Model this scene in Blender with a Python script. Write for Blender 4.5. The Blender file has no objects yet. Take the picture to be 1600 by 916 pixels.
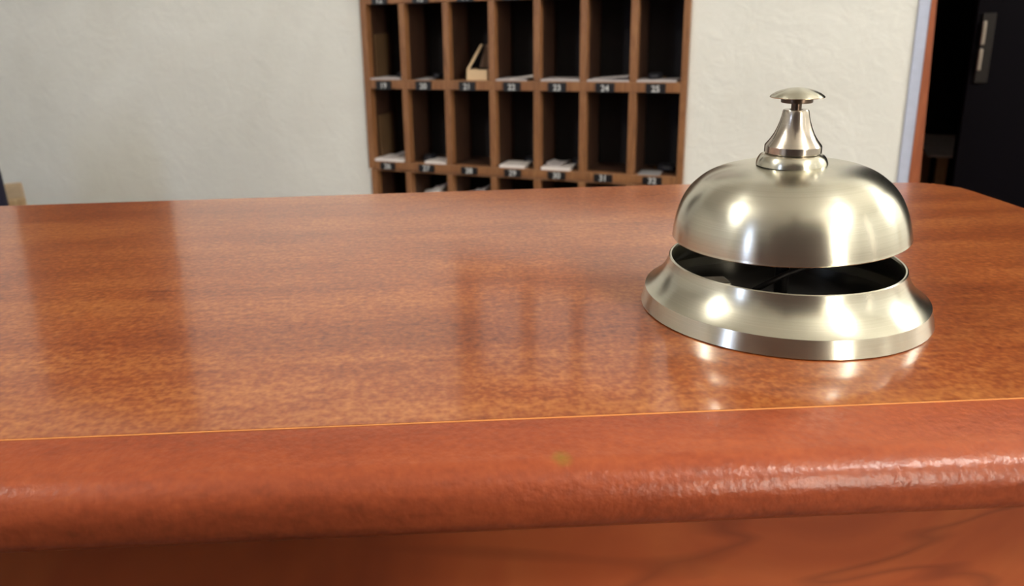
import bpy, bmesh, math, random
from mathutils import Matrix, Vector
random.seed(4)
S = bpy.context.scene
COL = S.collection

# ------------------------------------------------------------------ camera, world, exposure
CT = 1.10                                   # height of the counter top above the floor
cam_d = bpy.data.cameras.new('camera')
cam = bpy.data.objects.new('camera', cam_d); COL.objects.link(cam)
rt = Vector((0.998957, -0.038216, -0.025004)); dn = Vector((-0.034476, -0.271986, -0.961683)); fw = Vector((0.029951, 0.961542, -0.273020))
m = Matrix.Identity(4)
for i in range(3):
    m[i][0] = rt[i]; m[i][1] = -dn[i]; m[i][2] = -fw[i]
m[0][3], m[1][3], m[2][3] = 0, 0, CT + 0.09041
cam.matrix_world = m
cam_d.sensor_width = 36; cam_d.lens = 1250 * 36 / 1600
cam_d.shift_x = 71.3 / 1600; cam_d.shift_y = -81.0 / 1600
cam_d.clip_start = 0.01
cam_d.dof.use_dof = True; cam_d.dof.focus_distance = 0.235; cam_d.dof.aperture_fstop = 24
S.camera = cam

W = bpy.data.worlds.new('world'); S.world = W; W.use_nodes = True
W.node_tree.nodes['Background'].inputs[0].default_value = (1.0, 0.96, 0.88, 1)
W.node_tree.nodes['Background'].inputs[1].default_value = 0.25
S.view_settings.view_transform = 'Standard'; S.view_settings.look = 'None'
S.view_settings.gamma = 1; S.view_settings.use_curve_mapping = False
S.view_settings.exposure = 0.06

LAMP_WARM = (1.0, 0.99, 0.925)
P_MAIN, P_LEFT, P_SCONCE, P_DOOR, P_BLUE = 225, 100, 96, 32, 9      # emission strengths

# ------------------------------------------------------------------ the wall behind: its own frame (s along, n behind, z from counter top)
O = Vector((0.18848, 1.73982, 0)); dv = Vector((0.903263, -0.429088, 0)); nv = Vector((0.429088, 0.903263, 0))
WA = math.atan2(dv.y, dv.x)
def P(s, n, z): return O + dv * s + nv * n + Vector((0, 0, CT + z))

# ------------------------------------------------------------------ helpers
def tag(o, label=None, cat=None, group=None, kind=None):
    if label: o['label'] = label
    if cat: o['category'] = cat
    if group: o['group'] = group
    if kind: o['kind'] = kind
    return o
def empty(name, loc, rz=0, label=None, cat=None, group=None):
    o = bpy.data.objects.new(name, None); COL.objects.link(o)
    o.location = loc; o.rotation_euler = (0, 0, rz); o.empty_display_size = .02
    return tag(o, label, cat, group)
def obj(name, bm, mat, parent=None, smooth=False, loc=None, rz=None, bevel=0, seg=2):
    if smooth:
        for f in bm.faces: f.smooth = True
    me = bpy.data.meshes.new(name); bm.to_mesh(me); bm.free()
    o = bpy.data.objects.new(name, me); COL.objects.link(o)
    me.materials.append(mat)
    if parent: o.parent = parent
    if loc is not None: o.location = loc
    if rz is not None: o.rotation_euler = (0, 0, rz)
    if bevel:
        b = o.modifiers.new('bevel', 'BEVEL'); b.width = bevel; b.segments = seg; b.limit_method = 'ANGLE'
    return o
def box(bm, x0, x1, y0, y1, z0, z1, M=None):
    v = [bm.verts.new((x, y, z)) for z in (z0, z1) for x, y in ((x0, y0), (x1, y0), (x1, y1), (x0, y1))]
    if M is not None:
        for q in v: q.co = M @ q.co
    for f in ((3, 2, 1, 0), (4, 5, 6, 7), (0, 1, 5, 4), (1, 2, 6, 5), (2, 3, 7, 6), (3, 0, 4, 7)):
        bm.faces.new([v[i] for i in f])
    return v
def bx(*a, M=None):
    bm = bmesh.new(); box(bm, *a, M=M); return bm
def lathe(prof, n=128, closed=False, bm=None):
    bm = bm or bmesh.new(); rings = []
    for r, z in prof:
        if r < 1e-7: rings.append([bm.verts.new((0, 0, z))])
        else: rings.append([bm.verts.new((r * math.cos(2 * math.pi * k / n), r * math.sin(2 * math.pi * k / n), z)) for k in range(n)])
    pairs = list(zip(rings, rings[1:])) + ([(rings[-1], rings[0])] if closed else [])
    for a, b in pairs:
        for k in range(n):
            j = (k + 1) % n
            if len(a) == 1 and len(b) == 1: continue
            if len(a) == 1: bm.faces.new((a[0], b[j], b[k]))
            elif len(b) == 1: bm.faces.new((a[k], a[j], b[0]))
            else: bm.faces.new((a[k], a[j], b[j], b[k]))
    bmesh.ops.recalc_face_normals(bm, faces=bm.faces)
    return bm
def sharp(o, ang=0.6):
    for p in o.data.polygons: p.use_smooth = True
    bm = bmesh.new(); bm.from_mesh(o.data)
    for e in bm.edges:
        if len(e.link_faces) == 2 and e.calc_face_angle() > ang: e.smooth = False
    bm.to_mesh(o.data); bm.free()
    return o
def tube(pts, r, n=10, bm=None):
    bm = bm or bmesh.new(); rings = []
    pts = [Vector(p) for p in pts]
    for i, p in enumerate(pts):
        t = (pts[min(i + 1, len(pts) - 1)] - pts[max(i - 1, 0)]).normalized()
        a = t.cross(Vector((0, 0, 1))) if abs(t.z) < .9 else t.cross(Vector((1, 0, 0)))
        a.normalize(); b = t.cross(a)
        rings.append([bm.verts.new(p + r * (math.cos(2 * math.pi * k / n) * a + math.sin(2 * math.pi * k / n) * b)) for k in range(n)])
    for a, b in zip(rings, rings[1:]):
        for k in range(n): bm.faces.new((a[k], a[(k + 1) % n], b[(k + 1) % n], b[k]))
    bm.faces.new(rings[0]); bm.faces.new(rings[-1][::-1])
    bmesh.ops.recalc_face_normals(bm, faces=bm.faces)
    return bm

# ------------------------------------------------------------------ materials
def lin(*c):
    return tuple(((v / 255 / 12.92) if v / 255 < .04045 else ((v / 255 + .055) / 1.055) ** 2.4) for v in c) + (1,)
class NT:
    def __init__(s, name):
        s.m = bpy.data.materials.new(name); s.m.use_nodes = True; s.t = s.m.node_tree
        s.b = s.t.nodes['Principled BSDF']
    def n(s, typ, **k):
        o = s.t.nodes.new(typ)
        for a, v in k.items():
            if a.startswith('_'): setattr(o, a[1:], v)
            else: o.inputs[a.replace('__', ' ')].default_value = v
        return o
    def l(s, a, b): s.t.links.new(a, b)
    def coords(s, scale=(1, 1, 1), rot=(0, 0, 0), loc=(0, 0, 0)):
        c = s.n('ShaderNodeTexCoord'); mp = s.n('ShaderNodeMapping')
        mp.inputs['Scale'].default_value = scale; mp.inputs['Rotation'].default_value = rot; mp.inputs['Location'].default_value = loc
        s.l(c.outputs['Object'], mp.inputs[0]); return mp.outputs[0]
    def noise(s, co, scale, detail=4, rough=.55, dist=0):
        o = s.n('ShaderNodeTexNoise', Scale=scale, Detail=detail, Roughness=rough, Distortion=dist); s.l(co, o.inputs['Vector']); return o.outputs['Fac']
    def ramp(s, fac, stops):
        r = s.n('ShaderNodeValToRGB'); e = r.color_ramp.elements
        while len(e) < len(stops): e.new(.5)
        for q, (p, c) in zip(e, stops):
            q.position = p; q.color = c if len(c) == 4 else (*c, 1)
        s.l(fac, r.inputs[0]); return r.outputs[0]
    def mix(s, fac, a, b, mode='MIX'):
        o = s.n('ShaderNodeMix', _data_type='RGBA', _blend_type=mode)
        for sock, v in ((o.inputs[0], fac), (o.inputs[6], a), (o.inputs[7], b)):
            if hasattr(v, 'links'): s.l(v, sock)
            else: sock.default_value = v
        return o.outputs[2]
    def bump(s, h, strength, dist=.001):
        o = s.n('ShaderNodeBump', Strength=strength, Distance=dist); s.l(h, o.inputs['Height']); s.l(o.outputs[0], s.b.inputs['Normal']); return o
    def set(s, **k):
        for a, v in k.items(): s.b.inputs[a.replace('_', ' ')].default_value = v
        return s
def plain(name, rgb, rough=.5, metal=0, **k):
    t = NT(name); t.set(Base_Color=lin(*rgb), Roughness=rough, Metallic=metal, **k)
    co = t.coords((1, 1, 1)); f = t.noise(co, 60, 4)
    c = lin(*rgb)
    t.l(t.mix(f, tuple(v * .86 for v in c[:3]) + (1,), tuple(min(1, v * 1.12) for v in c[:3]) + (1,)), t.b.inputs['Base Color'])
    return t.m
def emis(name, rgb, strength):
    t = NT(name); t.set(Base_Color=(*rgb, 1), Emission_Color=(*rgb, 1), Emission_Strength=strength, Roughness=.4); return t.m

def counter_wood(name, dark, mid, light, rough, speck=.5, coat=0.0):
    t = NT(name)
    bands = t.noise(t.coords((1.6, 16, 16)), 2.4, 3, .5, .4)                # broad bands that run along the counter
    blotch = t.noise(t.coords((9, 26, 26)), 2.2, 4, .6, .6)
    fleck = t.noise(t.coords((520, 480, 480)), 1.0, 1, .6)                  # fine printed pores
    fleck2 = t.noise(t.coords((180, 420, 420), loc=(3, 1, 2)), 1.0, 1, .5)
    a = t.mix(.45, bands, blotch)
    b = t.mix(speck, a, t.mix(.35, fleck, fleck2))
    c = t.ramp(b, [(.34, dark), (.5, mid), (.66, light)])
    t.l(c, t.b.inputs['Base Color'])
    t.set(Roughness=rough, IOR=1.5, Coat_Weight=coat, Coat_Roughness=.10, Specular_IOR_Level=.35)
    return t
M = {}
M['top'] = counter_wood('laminate_top', lin(106, 43, 16), lin(151, 77, 35), lin(188, 118, 60), .29, .50, .8).m
# front edge: smoother lacquer, pebbly under the glare, and one small green smudge
t = counter_wood('laminate_edge', lin(112, 50, 30), lin(146, 69, 41), lin(168, 86, 50), .28, .3)
peb = t.noise(t.coords((1, 1, 1)), 620, 2, .5)
t.bump(peb, .27, .0006)
tc = t.n('ShaderNodeTexCoord'); vm = t.n('ShaderNodeVectorMath', _operation='DISTANCE'); vm.inputs[1].default_value = (0.0238, 0.1508, CT - .0012)
wob = t.noise(t.coords((1, 1, 1)), 500, 2); add = t.n('ShaderNodeMath', _operation='MULTIPLY_ADD'); add.inputs[1].default_value = .0022
t.l(tc.outputs['Object'], vm.inputs[0]); t.l(wob, add.inputs[0]); t.l(vm.outputs['Value'], add.inputs[2])
msk = t.ramp(add.outputs[0], [(.0024, (.6, .6, .6)), (.0034, (0, 0, 0))])
src = t.b.inputs['Base Color'].links[0].from_socket
t.l(t.mix(msk, src, lin(96, 120, 20)), t.b.inputs['Base Color'])
M['edge'] = t.m
# front panel: cherry veneer with wandering dark veins
t = NT('cherry_panel')
co = t.coords((1, 1, 1)); warp = t.noise(t.coords((1, 1, 1), rot=(0, .9, 0)), 9, 4, .6, 1.2)
wv = t.n('ShaderNodeTexNoise', Scale=9, Detail=3, Roughness=.5, Distortion=.9); t.l(t.coords((.6, 1, 2.2), rot=(0, .75, 0)), wv.inputs['Vector'])
ab = t.n('ShaderNodeMath', _operation='SUBTRACT'); ab.inputs[1].default_value = .5; t.l(wv.outputs['Fac'], ab.inputs[0])
ab2 = t.n('ShaderNodeMath', _operation='ABSOLUTE'); t.l(ab.outputs[0], ab2.inputs[0])
vein = t.ramp(ab2.outputs[0], [(0, (.38, .38, .38)), (.02, (0, 0, 0))])
base = t.ramp(warp, [(.3, lin(134, 60, 34)), (.5, lin(162, 78, 42)), (.7, lin(178, 96, 52))])
t.l(t.mix(vein, base, lin(70, 26, 18)), t.b.inputs['Base Color']); t.set(Roughness=.38)
M['panel'] = t.m
M['strip'] = plain('pale_glue_line', (226, 150, 84), .5)

def steel(name, rgb, rough, aniso=.55, conc=900):
    t = NT(name); t.set(Metallic=1, Roughness=rough, Anisotropic=aniso)
    t.set(Anisotropic_Rotation=.25)
    tg = t.n('ShaderNodeTangent', _direction_type='RADIAL', _axis='Z'); t.l(tg.outputs[0], t.b.inputs['Tangent'])
    # lathe marks: noise of (radius, height) only
    tc = t.n('ShaderNodeTexCoord'); sp = t.n('ShaderNodeSeparateXYZ'); t.l(tc.outputs['Object'], sp.inputs[0])
    cx = t.n('ShaderNodeCombineXYZ'); t.l(sp.outputs[0], cx.inputs[0]); t.l(sp.outputs[1], cx.inputs[1])
    ln = t.n('ShaderNodeVectorMath', _operation='LENGTH'); t.l(cx.outputs[0], ln.inputs[0])
    c2 = t.n('ShaderNodeCombineXYZ'); t.l(ln.outputs['Value'], c2.inputs[0]); t.l(sp.outputs[2], c2.inputs[2])
    lines = t.noise(c2.outputs[0], conc * 3, 3, .7)
    blot = t.noise(t.coords((1, 1, 1)), 55, 4, .6)
    c = lin(*rgb)
    v = t.mix(.25, lines, blot)
    t.l(t.ramp(v, [(.3, tuple(x * .88 for x in c[:3])), (.7, tuple(min(1, x * 1.06) for x in c[:3]))]), t.b.inputs['Base Color'])
    mr = t.n('ShaderNodeMapRange'); mr.inputs['To Min'].default_value = rough * .9; mr.inputs['To Max'].default_value = rough * 1.12
    t.l(blot, mr.inputs[0]); t.l(mr.outputs[0], t.b.inputs['Roughness'])
    t.bump(lines, .035, .0002)
    return t.m
M['steel'] = steel('brushed_steel', (212, 208, 192), .25, .8)
M['steel_smooth'] = steel('turned_steel', (200, 190, 178), .2, .4)
M['dark_steel'] = plain('dark_inner_metal', (34, 30, 28), .5, .7)
M['dark_ring'] = plain('dark_ring_metal', (92, 78, 68), .3, 1)

t = NT('plaster')
w1 = t.noise(t.coords((1, 1, 1)), 3.2, 5, .6, .5); w2 = t.noise(t.coords((1, 1, 1)), 26, 6, .62, .8); w3 = t.noise(t.coords((1, 1, 1)), 9, 3, .5, 2.0)
t.l(t.ramp(w1, [(.3, lin(216, 214, 207)), (.7, lin(226, 225, 219))]), t.b.inputs['Base Color'])
t.set(Roughness=.85); t.bump(t.mix(.5, w2, w3), .35, .012)
M['plaster'] = t.m
t = NT('unlit_plaster'); t.l(t.ramp(t.noise(t.coords(), 5, 4), [(.3, lin(30, 28, 34)), (.7, lin(38, 35, 42))]), t.b.inputs['Base Color']); t.set(Roughness=.8)  # the corridor's lack of light is painted in as near-black
M['unlit_wall'] = t.m
def wood(name, a, b, c, rough=.45, sc=(30, 30, 4)):
    t = NT(name); g = t.noise(t.coords(sc), 2.4, 5, .6, 1.0); g2 = t.noise(t.coords(tuple(v * 6 for v in sc)), 2, 3)
    t.l(t.ramp(t.mix(.35, g, g2), [(.32, lin(*a)), (.5, lin(*b)), (.68, lin(*c))]), t.b.inputs['Base Color']); t.set(Roughness=rough)
    t.bump(g2, .08, .001); return t.m
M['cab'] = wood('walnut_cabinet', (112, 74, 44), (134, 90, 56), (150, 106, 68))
M['cab_shaded'] = wood('walnut_shaded', (50, 30, 20), (62, 38, 25), (72, 46, 30), .6)  # same walnut, with the shade inside the cells painted into its colour
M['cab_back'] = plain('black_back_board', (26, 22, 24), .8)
M['trimwood'] = wood('brown_door_trim', (126, 66, 38), (146, 78, 46), (160, 90, 54))
M['greytrim'] = plain('grey_painted_reveal', (178, 184, 204), .6)
M['black'] = plain('black_plastic', (18, 17, 19), .4)
M['digit'] = plain('pale_digits', (200, 200, 200), .7)
M['labelgrey'] = plain('grey_card', (150, 148, 150), .7)
M['paper'] = plain('white_paper', (225, 216, 212), .8)
M['paper_dim'] = plain('greyish_card', (190, 182, 182), .8)
M['carton'] = plain('tan_cardboard', (214, 184, 146), .8)
M['carton2'] = plain('brown_cardboard', (110, 84, 66), .8)
M['fob'] = plain('dark_key_fob', (14, 14, 24), .6)
M['brass'] = plain('brass', (190, 150, 80), .3, 1)
M['navy'] = plain('navy_fabric', (26, 24, 50), .9)
M['lightwood'] = wood('beech', (168, 138, 100), (184, 154, 116), (198, 170, 132))
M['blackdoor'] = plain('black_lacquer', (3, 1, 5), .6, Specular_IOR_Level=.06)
M['darkwood'] = wood('dark_oak', (40, 26, 20), (54, 36, 28), (66, 44, 34))
M['handle'] = plain('dull_handle', (140, 130, 118), .4, .6)
M['floor'] = wood('oak_floor', (64, 48, 38), (78, 58, 46), (90, 68, 54), .4, (3, 24, 3))
M['ceil'] = plain('white_ceiling', (226, 222, 212), .9)
M['pict'] = plain('dark_canvas', (30, 20, 18), .7)

# ------------------------------------------------------------------ room shell (frame of the wall behind)
S0, S1, N1, ZF, ZC, TH = -3.2, 3.0, -4.6, -CT, 1.5, .17
def wallbox(name, s0, s1, n0, n1, z0, z1, mat, kind='structure', parent=None, **k):
    o = obj(name, bx(s0, s1, n0, n1, CT + z0, CT + z1), mat, parent, loc=None if parent else O, rz=None if parent else WA, **k)
    if kind: o['kind'] = kind
    return o
D0, D1 = .747, 1.72
bm = bmesh.new()
box(bm, S0 - TH, -.3922, 0, TH, CT + ZF, CT + ZC); box(bm, .3418, .728, 0, TH, CT + ZF, CT + ZC)
box(bm, -.3922, .3418, 0, TH, CT + .3267, CT + ZC); box(bm, -.3922, .3418, 0, TH, CT + ZF, CT - .8405); box(bm, -.3922, -.3868, 0, TH, CT - .8405, CT - .2595)
box(bm, -.3922, .3418, .15, TH, CT - .8405, CT + .3267)
box(bm, D1, S1 + TH, 0, TH, CT + ZF, CT + ZC); box(bm, .728, D1, 0, TH, CT + .95, CT + ZC)
o = obj('wall_back', bm, M['plaster'], loc=O, rz=WA); o['kind'] = 'structure'
wallbox('wall_left', S0 - TH, S0, N1 - TH, 0, ZF, ZC, M['plaster'])
wallbox('wall_right', S1, S1 + TH, N1 - TH, 0, ZF, ZC, M['plaster'])
wallbox('wall_front', S0, S1, N1 - TH, N1, ZF, ZC, M['plaster'])
wallbox('floor', S0 - TH, S1 + TH, N1 - TH, 2.2, ZF - .08, ZF, M['floor'])
wallbox('ceiling', S0 - TH, S1 + TH, N1 - TH, 2.2, ZC, ZC + .08, M['ceil'])
wallbox('trim_1', .7285, .7465, -.003, TH, ZF, .95, M['greytrim'])
# brown casing, showing a little more of its face towards the foot
bm = bmesh.new()
v = [(.7468, ZF), (.7906, ZF), (.7482, .33), (.7482, .949), (.7468, .949)]
f0 = [bm.verts.new((s, -.004, CT + z)) for s, z in v]; f1 = [bm.verts.new((s, TH, CT + z)) for s, z in v]
bm.faces.new(f0); bm.faces.new(f1[::-1])
for i in range(5): bm.faces.new((f0[i], f1[i], f1[(i + 1) % 5], f0[(i + 1) % 5]))
bmesh.ops.recalc_face_normals(bm, faces=bm.faces)
o = obj('trim_2', bm, M['trimwood'], loc=O, rz=WA); o['kind'] = 'structure'
# unlit room behind the doorway
wallbox('wall_corridor_left', .55, .62, TH + .001, 2.1, ZF, ZC, M['unlit_wall'])
wallbox('wall_corridor_right', 2.6, 2.67, TH + .001, 2.1, ZF, ZC, M['unlit_wall'])
wallbox('wall_corridor_back', .55, 2.67, 2.1, 2.18, ZF, ZC, M['unlit_wall'])
# dark door leaf, pushed open into the unlit room
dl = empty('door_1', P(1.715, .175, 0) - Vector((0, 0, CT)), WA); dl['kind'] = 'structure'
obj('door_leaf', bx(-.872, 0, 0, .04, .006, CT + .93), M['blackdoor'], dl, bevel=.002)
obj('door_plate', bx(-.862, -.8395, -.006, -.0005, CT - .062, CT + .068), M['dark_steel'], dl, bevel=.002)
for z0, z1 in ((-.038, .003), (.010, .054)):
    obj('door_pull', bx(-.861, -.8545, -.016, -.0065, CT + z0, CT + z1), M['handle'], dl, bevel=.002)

# ------------------------------------------------------------------ rooms' lights (all real fittings)
def globe(name, loc, r, rgb, st, label, cat, drop=None, arm=None, group=None):
    e = empty(name, loc, 0, label, cat, group)
    obj('glass_globe', lathe([(r * math.sin(a), -r * math.cos(a)) for a in [math.pi * i / 20 for i in range(21)]], 40), emis(name + '_glow', rgb, st), e, smooth=True)
    obj('holder', lathe([(0, r * .9), (r * .38, r * .9), (r * .38, r * 1.18), (0, r * 1.18)], 24), M['brass'], e)
    if drop: obj('rod', tube([(0, 0, r * 1.15), (0, 0, drop)], .006), M['brass'], e)
    return e
globe('ceiling_lamp', (.98, -.74, CT + 1.25), .07, LAMP_WARM, P_MAIN, 'warm glowing glass globe hanging from the ceiling right of the counter', 'lamp', drop=.25)
globe('ceiling_lamp', (-1.35, .22, CT + 1.3), .10, LAMP_WARM, P_LEFT, 'warm glowing glass globe hanging from the ceiling left of the counter', 'lamp', drop=.2)
globe('table_lamp', (1.62, .44, CT + .70), .10, LAMP_WARM, P_SCONCE, 'glowing globe lamp on a tall stand right of the counter end', 'lamp')
obj('stand', tube([(1.62, .44, .03), (1.62, .44, CT + .58)], .012), M['brass']).parent = None
st = bpy.data.objects['stand']; lamp = bpy.data.objects['table_lamp']; st.parent = lamp; st.matrix_parent_inverse = Matrix.Translation(lamp.location).inverted()
fb = obj('foot', lathe([(0, 0), (.14, 0), (.14, .015), (.02, .035), (0, .035)], 32), M['brass'], lamp); fb.location = (0, 0, -(CT + .70))

tl = empty('wall_lamp', O + dv * 2.97 + nv * (-1.60) + Vector((0, 0, CT + .1)), WA, 'slim upright tube lamp on the right-hand wall', 'lamp')
obj('tube', tube([(-.03, 0, .03), (-.03, 0, 1.1)], .012), emis('tube_glow', (1, .95, .85), 9), tl)
obj('bracket', bx(-.015, .028, -.03, .03, 0, 1.13), M['labelgrey'], tl)

# glazed door in the right-hand wall with the lit lobby behind it
d2 = empty('door_2', O + dv * 2.985 + nv * (-3.42), WA); d2['kind'] = 'structure'
obj('door_frame', (lambda b: (box(b, -.03, .015, -.30, -.20, 0, CT + 1.47), box(b, -.03, .015, .20, .30, 0, CT + 1.47), box(b, -.03, .015, -.2, .2, CT + 1.40, CT + 1.47), box(b, -.03, .015, -.2, .2, 0, .9), b)[-1])(bmesh.new()), M['darkwood'], d2)
obj('lit_pane', bx(-.005, .005, -.2, .2, .9, CT + 1.40), emis('lobby_light', (1, .93, .8), P_DOOR), d2)
# narrow blue daylight window in the wall behind the photographer
d3 = empty('window_1', O + dv * (-1.66) + nv * (-4.585), WA); d3['kind'] = 'structure'
obj('window_frame', (lambda b: (box(b, -.24, -.19, -.015, .03, CT + .0, CT + 1.4), box(b, .19, .24, -.015, .03, CT + .0, CT + 1.4), box(b, -.19, .19, -.015, .03, CT + 1.35, CT + 1.4), box(b, -.19, .19, -.015, .03, CT + .0, CT + .05), b)[-1])(bmesh.new()), M['greytrim'], d3)
obj('pane', bx(-.19, .19, -.005, .005, CT + .05, CT + 1.35), emis('daylight', (.55, .68, 1), P_BLUE), d3)
d4 = empty('added_dark_door', O + dv * .30 + nv * (-4.585), WA); d4['kind'] = 'structure'  # added unseen dark doors, put here for the dark patch reflected in the bell
for k in (-1, 1):
    obj('door_leaf', bx(min(0, k * 1.3), max(0, k * 1.3), -.01, .03, 0, CT + 1.2), M['darkwood'], d4, bevel=.003)

# ------------------------------------------------------------------ reception counter
cnt = empty('reception_counter', (0, 0, 0), 0, 'glossy reddish-brown wooden reception counter with rounded front edge', 'counter')
out = [(-1.3, .1669), (.262, .1669), (.2624, .34), (.2626, .377), (.2621, .386), (.2612, .3915), (.2592, .3955), (.256, .3984), (.249, .4003), (.2377, .4022), (.20, .4082), (.16, .4128), (.129, .4152), (.05, .4160), (-.23, .4166), (-1.3, .4180)]
bm = bmesh.new()
lo = [bm.verts.new((x, y, CT - .016)) for x, y in out]; hi = [bm.verts.new((x, y, CT)) for x, y in out]
bm.faces.new(hi); bm.faces.new(lo[::-1])
for i in range(len(out)): bm.faces.new((lo[i], lo[(i + 1) % len(out)], hi[(i + 1) % len(out)], hi[i]))
# bevel the outer top rim only (not along the seam)
ed = [e for e in bm.edges if all(abs(v.co.z - CT) < 1e-6 for v in e.verts) and not all(abs(v.co.y - .1669) < 1e-6 for v in e.verts) and not all(v.co.x < -1.29 for v in e.verts)]
bmesh.ops.bevel(bm, geom=ed, offset=.0022, segments=4, affect='EDGES', profile=.5)
topo = sharp(obj('counter_top', bm, M['top'], cnt), .7)
for p_ in topo.data.polygons:
    if abs(p_.normal.z) > .999: p_.use_smooth = False                      # keeps the mirror-flat top truly flat
bm = bmesh.new(); R = .0125; ring = []
prof = [(.1660, CT)] + [(.1655 - .0135 * q, CT - .0010 * q ** 1.8) for q in [i / 8 for i in range(9)]]      # barely falling top, tight nose, round under-edge
prof += [(.152 - .008 * math.sin(a), CT - .0090 + .008 * math.cos(a)) for a in [.1 + (math.pi / 2 - .1) * i / 14 for i in range(15)]]
prof += [(.149 - .005 * math.cos(a), CT - .011 - .005 * math.sin(a)) for a in [math.pi / 2 * i / 10 for i in range(11)]] + [(.1660, CT - .0163)]
A = [bm.verts.new((-1.3, y, z)) for y, z in prof]; B = [bm.verts.new((.262, y, z)) for y, z in prof]
for i in range(len(prof) - 1): bm.faces.new((A[i], A[i + 1], B[i + 1], B[i]))
bm.faces.new(A); bm.faces.new(B[::-1]); bm.faces.new((A[0], B[0], B[-1], A[-1]))
bmesh.ops.recalc_face_normals(bm, faces=bm.faces)
tag(sharp(obj('front_edge', bm, M['edge'], cnt), .9), 'rounded reddish front edge')
tag(obj('seam_strip', bx(-1.3, .262, .16605, .16645, CT - .015, CT + .00012), M['strip'], cnt), 'thin pale seam line')
obj('front_panel', bx(-1.28, .245, .168, .186, 0, CT - .0164), M['panel'], cnt)
obj('side_panel', bx(.227, .245, .1862, .385, 0, CT - .0164), M['panel'], cnt)
obj('rear_panel', bx(-1.28, .2268, .367, .385, 0, CT - .0164), M['panel'], cnt)

# ------------------------------------------------------------------ the bell
mm = .001
bell = empty('desk_bell', (.10512, .23268, CT), 0, 'brushed steel reception call bell with domed top standing on the wooden counter', 'bell')
def lp(name, prof, mat, n=160, parent=bell, ang=.5, closed=True, label=None):
    o = sharp(obj(name, lathe([(r * mm, z * mm) for r, z in prof], n, closed), mat, parent), ang)
    if label: o['label'] = label
    return o
lp('base', [(42.3, .15), (42.5, .35), (41.35, 5.3), (40.6, 5.75), (39.6, 6.55), (38.3, 7.7), (37.1, 9.0), (36.1, 10.4), (35.3, 11.9), (34.75, 13.3), (34.4, 14.6), (34.25, 15.2), (33.9, 15.45), (33.5, 15.3), (33.3, 14.6), (33.9, 12.8), (34.6, 11.3), (35.5, 9.7), (36.7, 8.0), (38.2, 6.4), (39.8, 5.2), (40.8, 4.4), (41.2, .15)], M['steel'], 192)
lp('bottom_plate', [(0, .2), (41.1, .2), (41.1, 1.2), (0, 1.2)], M['dark_steel'], 96, closed=False)
# dome, shell with thickness; sits a touch crooked on its post
H, nn, mmx, tp, r0 = 19.7, 2.19, 6.0, 2.1, 33.95
def rz(z, dr=0): 
    t_ = z / H; return (r0 - dr - tp * t_) * max(1 - t_ ** nn, 0) ** (1 / mmx)
outer = [(r0 - .12, -.1), (r0 + .03, .15)]
for i in range(1, 61):
    z = H * math.sin(math.pi / 2 * i / 61); outer.append((rz(z), z))
outer += [(outer[-1][0] * q, H) for q in (.8, .6, .4)] + [(2.2, H)]
outer = [(r, z + (1.95 * (1 - (r / 27) ** 2) if r < 27 else 0)) for r, z in outer]
inner = [(max(r - 1.0, 2.2), z - .9 if z > 15 else z) for r, z in outer[::-1] if z > .3] + [(r0 - 1.0, 0)]
dome = lp('dome', outer + inner, M['steel'], 192)
dome.location = (.0004, 0, .0235); dome.rotation_euler = (0, math.radians(-2.9), 0)
dome.location.x += 0.0
lp('collar', [(2.2, 44.7), (10.1, 44.75), (10.0, 45.7), (9.75, 46.5), (9.3, 47.3), (8.8, 47.8), (8.2, 48.1), (2.2, 48.15)], M['steel'], 96)
lp('plunger_sleeve', [(1.9, 48.3), (7.7, 48.3), (8.02, 48.6), (8.0, 50.5), (7.75, 50.9), (6.6, 52.4), (5.6, 54.1), (4.9, 55.8), (4.35, 57.4), (3.9, 59.1), (3.65, 60.6), (3.4, 61.1), (1.9, 61.1)], M['steel_smooth'], 96)
btn = lp('push_button', [(0, 67.45), (1.2, 67.4), (3.0, 67.15), (4.8, 66.65), (6.2, 66.0), (7.2, 65.3), (7.6, 64.85), (7.5, 64.65), (6.4, 64.75), (0, 64.85)], M['steel'], 96, closed=False)
lp('button_flange', [(0, 64.8), (4.35, 64.8), (4.4, 64.6), (4.4, 63.3), (4.25, 63.1), (0, 63.1)], M['dark_ring'], 64, closed=False, parent=btn)
lp('stem', [(1.45, 44.5), (1.45, 63.0), (0, 63.0), (0, 44.5)], M['dark_ring'], 48, closed=False)
lp('centre_post', [(0, 1.2), (5, 1.2), (5, 3), (2.1, 3.4), (2.1, 43.5), (0, 43.5)], M['dark_steel'], 32, closed=False)
# striker mechanism
bm = bmesh.new(); box(bm, -.0300, -.0205, -.0130, -.006, .0012, .0125); 
obj('striker_bracket', bm, plain('grey_bracket_metal', (120, 116, 104), .35, 1), bell, bevel=.0006)
bm = tube([(-.012 * 1, -.008, .008), (-.002, -.006, .012), (.010, -.002, .014), (.02, .004, .016)], .0009)
s_ = obj('striker_arm', bm, M['dark_steel'], bell, smooth=True)
bm = lathe([(.0028 * math.sin(a), -.0028 * math.cos(a)) for a in [math.pi * i / 12 for i in range(13)]], 20)
obj('striker_head', bm, M['dark_steel'], s_, smooth=True, loc=(.0215, .004, .0165))

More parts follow.
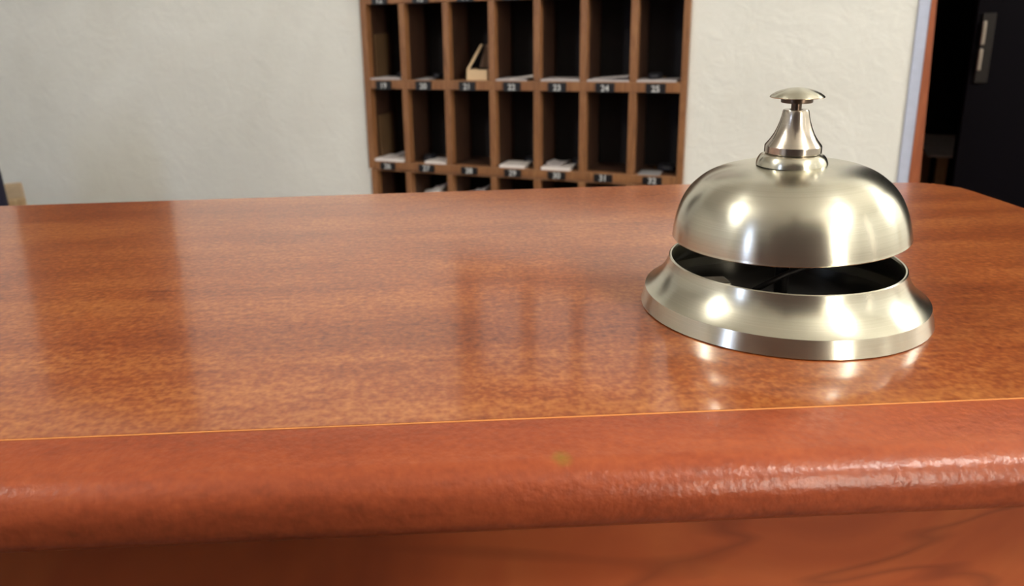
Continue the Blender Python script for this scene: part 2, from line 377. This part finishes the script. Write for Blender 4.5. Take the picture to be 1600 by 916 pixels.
# ------------------------------------------------------------------ pigeonhole cabinets on the wall
DIV = [-.294, -.187, -.0795, .0222, .1228, .2262]              # left faces of the six dividers
TD, DEP = .0148, .135
FR = -.010                                      # cabinet fronts stand this much proud of the plaster
def cabinet(name, s0, s1, zlo, zhi, shelves, label, bottom):
    """shelves: list of (z_bottom, z_top) full-width; s0,s1 outer sides; open front at n=-DEP .. back at 0"""
    e = empty(name, P(0, FR, zlo), WA, label, 'shelf cabinet')
    def loc(bmf, nm, mat, lab=None, par=e, bev=.0012):
        o = obj(nm, bmf, mat, par, bevel=bev)
        if lab: o['label'] = lab
        return o
    zz = lambda z: z - zlo
    side = .0155
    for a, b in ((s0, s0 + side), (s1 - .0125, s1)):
        sp_ = loc(bx(a, b, .0226, DEP - .001, 0, zhi - zlo), 'side_panel', M['cab_shaded'], bev=0)
        tag(loc(bx(a, b, 0, .0223, 0, zhi - zlo), 'lit_strip', M['cab'], par=sp_), 'front strip coloured as lit wood')  # paler tone paints the lit front of each board
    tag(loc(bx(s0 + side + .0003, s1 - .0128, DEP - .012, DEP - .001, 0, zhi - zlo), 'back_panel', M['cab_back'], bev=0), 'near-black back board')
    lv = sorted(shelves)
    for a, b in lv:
        sh = loc(bx(s0 + side + .0003, s1 - .0128, .0226, DEP - .0125, zz(a), zz(b)), 'shelf', M['cab_shaded'], bev=0)
        tag(loc(bx(s0 + side + .0003, s1 - .0128, .0006, .0223, zz(a), zz(b)), 'lit_strip', M['cab'], par=sh), 'front strip coloured as lit wood')
        if (a, b) in numbered:
            for k in range(7):
                l = (s0 + side) if k == 0 else DIV[k - 1] + TD; r = DIV[k] if k < 6 else s1 - .0125
                c = (l + r) / 2 - .003
                loc(bx(c - .0205, c + .0185, -.0032, .0003, zz(a) - .0008, zz(b) - .0022), 'label_holder', M['black'], par=sh, bev=.0006)
                digits(str(numbered[(a, b)] + k), c - .001, zz(a) + .0022, sh)
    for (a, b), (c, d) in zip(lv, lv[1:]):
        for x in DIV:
            dd = loc(bx(x + .001, x + TD - .001, .0226, DEP - .0125, zz(b) + .0003, zz(c) - .0003), 'divider', M['cab_shaded'], bev=0)
            tag(loc(bx(x, x + TD, .0012, .0223, zz(b) + .0003, zz(c) - .0003), 'lit_strip', M['cab'], par=dd), 'front strip coloured as lit wood')
    return e
numbered = {(.1170, .1380): 12, (-.0710, -.0502): 19, (-.2585, -.2405): 26, (-.447, -.427): 33, (-.635, -.615): 40}
def digits(txt, x, z, par):
    cu = bpy.data.curves.new('tmp', 'FONT'); cu.body = txt; cu.size = .0175; cu.align_x = 'CENTER'; cu.extrude = .0002; cu.offset = .0003
    to = bpy.data.objects.new('tmp', cu); COL.objects.link(to); bpy.context.view_layer.update()
    me = bpy.data.meshes.new_from_object(to.evaluated_get(bpy.context.evaluated_depsgraph_get()))
    bpy.data.objects.remove(to); bpy.data.curves.remove(cu)
    me.transform(Matrix.Translation((x, -.0036, z)) @ Matrix.Rotation(math.pi / 2, 4, 'X')); me.materials.clear(); me.materials.append(M['digit'])
    o = bpy.data.objects.new('number', me); COL.objects.link(o); o.parent = par; o['label'] = 'pale printed number ' + txt
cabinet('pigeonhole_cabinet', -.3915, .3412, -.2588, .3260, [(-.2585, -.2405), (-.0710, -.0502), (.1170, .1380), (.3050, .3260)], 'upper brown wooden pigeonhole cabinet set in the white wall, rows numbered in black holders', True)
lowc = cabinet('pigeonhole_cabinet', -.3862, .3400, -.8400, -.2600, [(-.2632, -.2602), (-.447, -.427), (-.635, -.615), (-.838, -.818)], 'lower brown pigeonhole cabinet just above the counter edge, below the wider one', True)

def cell(k):                                            # inside edges of column k
    return ((-.376 if k == 0 else DIV[k - 1] + TD), (DIV[k] if k < 6 else .3285))
# things lying in the pigeonholes: cards, papers, key fobs
def lying(name, k, zb, a, b, d0, d1, mat, label, cat, group=None, lift=0, th=.0012, curl=0.0):
    l, r = cell(k); w = r - l
    x0, x1 = l + w * a, l + w * b
    bm = bmesh.new(); n = 8; g = []
    for i in range(n + 1):
        u_ = i / n; x = x0 + (x1 - x0) * u_
        row = []
        for j in range(5):
            q = j / 4; y = d0 + (d1 - d0) * q
            z = lift * u_ + curl * (4 * (u_ - .5) ** 2) * (1 - q * .5)
            row.append((bm.verts.new((x, y, z + th)), bm.verts.new((x, y, z))))
        g.append(row)
    for i in range(n):
        for j in range(4):
            bm.faces.new((g[i][j][0], g[i + 1][j][0], g[i + 1][j + 1][0], g[i][j + 1][0]))
            bm.faces.new((g[i][j][1], g[i][j + 1][1], g[i + 1][j + 1][1], g[i + 1][j][1]))
    for i in range(n):
        for j, rv in ((0, 0), (4, 1)):
            f = (g[i][j][1], g[i + 1][j][1], g[i + 1][j][0], g[i][j][0]); bm.faces.new(f[::-1] if rv else f)
    for j in range(4):
        for i, rv in ((0, 1), (n, 0)):
            f = (g[i][j][1], g[i][j + 1][1], g[i][j + 1][0], g[i][j][0]); bm.faces.new(f if not rv else f[::-1])
    cx = Vector(((x0 + x1) / 2, (d0 + d1) / 2, 0))
    for v_ in bm.verts: v_.co -= cx
    bmesh.ops.recalc_face_normals(bm, faces=bm.faces)
    pt = O + dv * cx.x + nv * (FR + cx.y) + Vector((0, 0, CT + zb + .0004))
    return tag(obj(name, bm, mat, loc=pt, rz=WA), label, cat, group)
z1, z2 = -.0502, -.2405
G1 = 'pale cards lying in the pigeonholes'
lying('card', 0, z1, .02, .95, .001, .07, M['paper_dim'], 'pale card filling the floor of the leftmost pigeonhole, upper full row', 'card', G1, th=.0032)
lying('card', 1, z1, .25, .6, .002, .06, M['labelgrey'], 'dull grey card in the second pigeonhole from left, upper full row', 'card', G1, th=.002)
lying('card', 3, z1, .02, .8, .001, .07, M['paper_dim'], 'flat pale card under a slanting paper in the fourth pigeonhole, upper full row', 'card', G1, th=.003)
lying('paper', 3, z1 + .0034, .4, .99, .001, .06, M['paper'], 'white paper rising to the right in the fourth pigeonhole, upper full row', 'paper', lift=.006)
lying('card', 4, z1, .02, .99, .001, .07, M['paper_dim'], 'pale card across the middle pigeonhole of the upper full row', 'card', G1, th=.0035)
lying('card', 5, z1, .02, .99, .001, .07, M['paper_dim'], 'pale card under a raised paper in the sixth pigeonhole, upper full row', 'card', G1, th=.0032)
lying('paper', 5, z1 + .0036, .2, .99, .004, .06, M['paper_dim'], 'beige paper sloping upward in the sixth pigeonhole, upper full row', 'paper', lift=.006)
lying('card', 6, z1, .01, .9, .001, .07, M['paper_dim'], 'pale card in the rightmost pigeonhole of the upper full row', 'card', G1, th=.0032)
lying('card', 0, z2, .02, .97, .001, .07, M['paper'], 'white card in the leftmost pigeonhole of the second full row', 'card', G1, th=.006)
lying('paper', 0, z2 + .0064, .3, .99, .03, .10, M['paper_dim'], 'greyish paper lifting behind the white card in the leftmost pigeonhole', 'paper', lift=.012)
lying('card', 1, z2, .4, .98, .001, .06, M['paper'], 'white card on the right half of the second pigeonhole, second full row', 'card', G1, th=.005)
lying('card', 3, z2, .08, .75, .001, .06, M['paper'], 'bright white card in the fourth pigeonhole of the second full row', 'card', G1, th=.006)
lying('card', 4, z2, .03, .78, .001, .06, M['paper'], 'white card in the middle pigeonhole of the second full row', 'card', G1, th=.006)
lying('paper', 4, z2 + .0064, .1, .55, .02, .08, M['paper_dim'], 'small curled paper behind the white card in the middle pigeonhole', 'paper', curl=.006)
lying('card', 6, z2, .1, .6, .003, .05, M['labelgrey'], 'dull grey card in the rightmost pigeonhole of the second full row', 'card', G1, th=.0015)

# open cardboard box in the third pigeonhole
l, r = cell(2)
bxe = empty('cardboard_box', P(l + .068, FR + .012, z1 + .0003), WA, 'small open tan cardboard box with a raised flap in the third pigeonhole', 'box')
obj('front', bx(-.032, .017, 0, .0015, 0, .0225), M['carton'], bxe)
obj('side', bx(-.032, -.0305, .0017, .06, 0, .0225), M['carton'], bxe)
obj('side', bx(.0155, .017, .0017, .06, 0, .0225), M['carton'], bxe)
obj('base', bx(-.0303, .0153, .0017, .06, 0, .0015), M['carton'], bxe)
def quad3(a, b, c, d, th=.0012):
    bm = bmesh.new(); n_ = (Vector(b) - Vector(a)).cross(Vector(d) - Vector(a)).normalized() * th
    f = [bm.verts.new(Vector(q)) for q in (a, b, c, d)]; g = [bm.verts.new(Vector(q) + n_) for q in (a, b, c, d)]
    bm.faces.new(f[::-1]); bm.faces.new(g)
    for i in range(4): bm.faces.new((f[i], f[(i + 1) % 4], g[(i + 1) % 4], g[i]))
    bmesh.ops.recalc_face_normals(bm, faces=bm.faces); return bm
tag(obj('flap', quad3((-.032, .002, .023), (-.0255, .002, .023), (-.0115, .05, .074), (-.018, .05, .074)), M['carton'], bxe), 'narrow pale side flap')
tag(obj('lid', quad3((-.0250, .058, .023), (.0150, .058, .023), (.0150, .064, .074), (-.0112, .064, .074)), M['carton2'], bxe), 'darker raised lid')

def crumple(k, zb, a, b, d0, hgt, seed, label):
    random.seed(seed); l, r = cell(k); w = r - l
    bm = bmesh.new(); n = 9; x0, x1 = l + w * a, l + w * b; g = []
    for i in range(n + 1):
        row = []
        for j in range(6):
            u_, q = i / n, j / 5
            z = hgt * (.80 + .20 * u_) * (.9 + .1 * q) + random.uniform(-.003, .003)
            if j == 0: z *= .93
            row.append(bm.verts.new((x0 + (x1 - x0) * u_, d0 + .07 * q + random.uniform(-.002, .002), max(.0008, z))))
        g.append(row)
    for i in range(n):
        for j in range(5): bm.faces.new((g[i][j], g[i + 1][j], g[i + 1][j + 1], g[i][j + 1]))
    # skirt down to the shelf so the sheet is a folded wad with depth
    rim = [g[i][0] for i in range(n + 1)] + [g[n][j] for j in range(1, 6)] + [g[i][5] for i in range(n - 1, -1, -1)] + [g[0][j] for j in range(4, 0, -1)]
    low = [bm.verts.new((v_.co.x, v_.co.y, .0003)) for v_ in rim]
    for i in range(len(rim)): bm.faces.new((rim[i], low[i], low[(i + 1) % len(rim)], rim[(i + 1) % len(rim)]))
    bm.faces.new(low)
    cx = Vector(((x0 + x1) / 2, d0 + .035, 0))
    for v_ in bm.verts: v_.co -= cx
    bmesh.ops.recalc_face_normals(bm, faces=bm.faces)
    tag(obj('crumpled_paper', bm, M['paper'], loc=O + dv * cx.x + nv * (FR + cx.y) + Vector((0, 0, CT + zb + .0004)), rz=WA), label, 'paper')
crumple(1, -.427, .02, .72, .003, .132, 3, 'white folded papers showing above the counter edge, second column of the lowest row')
crumple(2, -.427, .02, .74, .003, .134, 5, 'white folded papers showing above the counter edge, third column of the lowest row')

for zb, nm in ((z1 + .0034, 'brown envelope standing against the left side of the leftmost pigeonhole, upper full row'), (z2 + .0064, 'brown envelope standing against the left side of the leftmost pigeonhole, second full row')):
    tag(obj('envelope', bx(-.0005, .0025, .0, .07, 0, .098), plain('brown_envelope', (96, 70, 42), .8), loc=O + dv * (cell(0)[0] + .0025) + nv * (FR + .026) + Vector((0, 0, CT + zb)), rz=WA), nm, 'envelope')
# hotel keys with dark fobs
def key(k, zb, fx, dy, rot, label, big=1.0):
    l, r = cell(k)
    e = empty('room_key', O + dv * (l + (r - l) * fx) + nv * (FR + dy) + Vector((0, 0, CT + zb + .0003)), WA + rot, label, 'key', 'room keys with dark fobs in the pigeonholes')
    fob = lathe([(0, 0), (.015 * big, 0), (.017 * big, .002), (.017 * big, .007), (.013 * big, .010 * big), (.005, .0105 * big), (0, .0105 * big)], 24)
    for v_ in fob.verts: v_.co.y *= .7
    obj('key_fob', fob, M['fob'], e, smooth=True)
    bm = tube([(.012 * big, 0, .0035), (.022, 0, .0015), (.036, 0, .0012)], .0011, 8); box(bm, .030, .036, -.004, 0, .0004, .0018)
    obj('key_blade', bm, M['brass'], e)
key(0, z1 + .0034, .72, .050, 2.4, 'dark key fob at the right of the leftmost pigeonhole, upper full row')
key(1, z1 + .0022, .62, .045, 2.0, 'dark key fob in the second pigeonhole of the upper full row')
key(6, z1 + .0034, .35, .040, 1.2, 'dark key fob lying in the rightmost pigeonhole, upper full row', 1.2)
key(1, z2, .30, .050, 1.8, 'dark key fob in the second pigeonhole of the second full row', 1.3)
key(3, z2, .62, .080, 2.2, 'dark key fob behind the card in the fourth pigeonhole, second full row', 1.3)
key(4, z2, .72, .090, 2.4, 'dark key fob in the middle pigeonhole, second full row', 1.1)
key(6, z2 + .002, .66, .060, 2.6, 'dark key fob in the rightmost pigeonhole of the second full row', 1.3)

# ------------------------------------------------------------------ things above the frame that the polished counter mirrors
pc = empty('wall_picture', P(-1.325, -.001, .20), WA, 'large dark picture high on the white wall left of the pigeonholes, mirrored in the counter', 'picture')
obj('canvas', bx(-.275, .275, -.02, 0, .015, .865), M['pict'], pc)
obj('picture_frame', (lambda b: (box(b, -.295, -.2752, -.03, 0, -.005, .885), box(b, .2752, .295, -.03, 0, -.005, .885), box(b, -.275, .275, -.03, 0, -.005, .0148), box(b, -.275, .275, -.03, 0, .8652, .885), b)[-1])(bmesh.new()), M['darkwood'], pc)
nb = empty('notice_board', P(.06, -.001, .47), WA, 'dark notice board with pale sheets above the pigeonhole cabinet', 'board')
obj('board', bx(-.225, .235, -.016, 0, 0, .42), M['darkwood'], nb, bevel=.002)
for (a, b), wh in zip(((-.165, -.065), (-.03, .055), (.085, .205)), ('left of the three', 'middle and narrowest of the three', 'right and widest of the three')):
    tag(obj('notice', bx(a, b, -.018, -.0165, .05, .27), M['paper'], loc=P(.06, -.001, .47), rz=WA), 'pale sheet on the dark notice board, ' + wh, 'notice', 'pale sheets on the notice board')

# ------------------------------------------------------------------ far left: navy chair back and its wooden arm, small table in the dark room
ARM_Z = .795
ch = empty('office_chair', (-1.232, 1.752, 0), math.atan2(.469, .883), 'navy office chair with pale wooden armrests behind the left end of the counter', 'chair')
def pad(w, d, z0, z1, yc, mat, nm, power=5.0):
    # upholstered back: rounded-rectangle outline in front view, bulged faces
    bm = bmesh.new(); n = 48; rings = []
    zc, hz = (z0 + z1) / 2, (z1 - z0) / 2
    for q, inset in ((-1, .10), (-.7, .02), (0, 0), (.7, .02), (1, .10)):
        ring = []
        for k in range(n):
            a = 2 * math.pi * k / n; c_, s_2 = math.cos(a), math.sin(a)
            ex = abs(c_) ** (2 / power) * (1 if c_ > 0 else -1); ez = abs(s_2) ** (2 / power) * (1 if s_2 > 0 else -1)
            ring.append(bm.verts.new((ex * w / 2 * (1 - inset) * (1 - .10 * max(0, ez) ** 2), yc + q * d / 2 + .03 * (1 - ex * ex) * -1, zc + ez * hz * (1 - inset * .6))))
        rings.append(ring)
    for a, b in zip(rings, rings[1:]):
        for k in range(n): bm.faces.new((a[k], a[(k + 1) % n], b[(k + 1) % n], b[k]))
    bm.faces.new(rings[0][::-1]); bm.faces.new(rings[-1])
    bmesh.ops.recalc_face_normals(bm, faces=bm.faces)
    return sharp(obj(nm, bm, mat, ch), .9)
pad(.50, .09, .50, 1.02, -.02, M['navy'], 'backrest', 4.5)
obj('seat', bx(-.25, .25, .045, .50, .43, .51), M['navy'], ch, bevel=.02, seg=3)
for sx in (-.285, .215):
    obj('armrest', bx(sx, sx + .07, .03, .26, ARM_Z - .04, ARM_Z), M['lightwood'], ch, bevel=.006)
    obj('arm_post', bx(sx + .02, sx + .045, .2, .23, .4305, ARM_Z - .0402), M['black'], ch)
obj('arm_rail', bx(-.2, .2, .2, .23, .40, .4298), M['black'], ch)
obj('column', tube([(0, .22, .08), (0, .22, .3995)], .025, 16), M['black'], ch)
for k in range(5):
    a = 2 * math.pi * k / 5 + .3
    lg = obj('leg', tube([(0, .22, .085), (.26 * math.cos(a), .22 + .26 * math.sin(a), .06)], .016, 10), M['black'], ch)
    obj('castor', tube([(.26 * math.cos(a) - .012, .22 + .26 * math.sin(a), .027), (.26 * math.cos(a) + .012, .22 + .26 * math.sin(a), .027)], .026, 16), M['black'], lg)
tb = empty('side_table', O + dv * .93 + nv * .72, WA, 'small wooden table barely visible in the dark room beyond the doorway', 'table')
obj('table_top', bx(-.085, .3, -.12, .25, CT - .279, CT - .2735), M['paper'], tb)
for x, y in ((-.05, -.09), (.27, -.09), (-.05, .22), (.27, .22)):
    obj('leg', bx(x - .012, x + .012, y - .012, y + .012, 0, CT - .2792), M['lightwood'], tb)

# added unseen coat stand and coat, shading the front edge and darkening the bell's reflection
cs = empty('added_coat_stand', (-.08, -.38, 0), 0, 'unseen coat stand added in front of the counter to block light', 'coat stand')
obj('pole', tube([(0, 0, .06), (0, 0, 1.86)], .018, 16), M['darkwood'], cs)
obj('knob', lathe([(.03 * math.sin(a), 1.885 - .03 * math.cos(a)) for a in [math.pi * i / 12 for i in range(13)]], 24), M['darkwood'], cs, smooth=True)
for k in range(4):
    a = math.pi / 2 * k + .4; c_, s_2 = math.cos(a), math.sin(a)
    obj('leg', tube([(c_ * .016, s_2 * .016, .22), (c_ * .12, s_2 * .12, .14), (c_ * .27, s_2 * .27, .016)], .014, 10), M['darkwood'], cs)
    obj('hook', tube([(c_ * .016, s_2 * .016, 1.72), (c_ * .07, s_2 * .07, 1.73), (c_ * .11, s_2 * .11, 1.80)], .008, 8), M['darkwood'], cs)
bm = bmesh.new(); g = []; n = 72; rows = 30
for j in range(rows + 1):
    q = j / rows; z = 1.66 - 1.25 * q
    w = .03 + .30 * min(1, q / .10) ** .6 + .05 * q; d = .022 + .085 * min(1, q / .12) ** .6 + .05 * q
    g.append([bm.verts.new(((w + .018 * q * math.sin(9 * a + 2 * q)) * math.cos(a), (d + .016 * q * math.sin(7 * a + 1)) * math.sin(a), z)) for a in [2 * math.pi * k / n for k in range(n)]])
for a, b in zip(g, g[1:]):
    for k in range(n): bm.faces.new((a[k], b[k], b[(k + 1) % n], a[(k + 1) % n]))
bmesh.ops.recalc_face_normals(bm, faces=bm.faces)
co_ = obj('shade_coat', bm, plain('shade_coat_wool', (96, 86, 86), .95), smooth=True, loc=(-.08, -.38, 0))
sm = co_.modifiers.new('thickness', 'SOLIDIFY'); sm.thickness = .004
tag(co_, 'long charcoal overcoat hanging on the coat stand', 'coat')
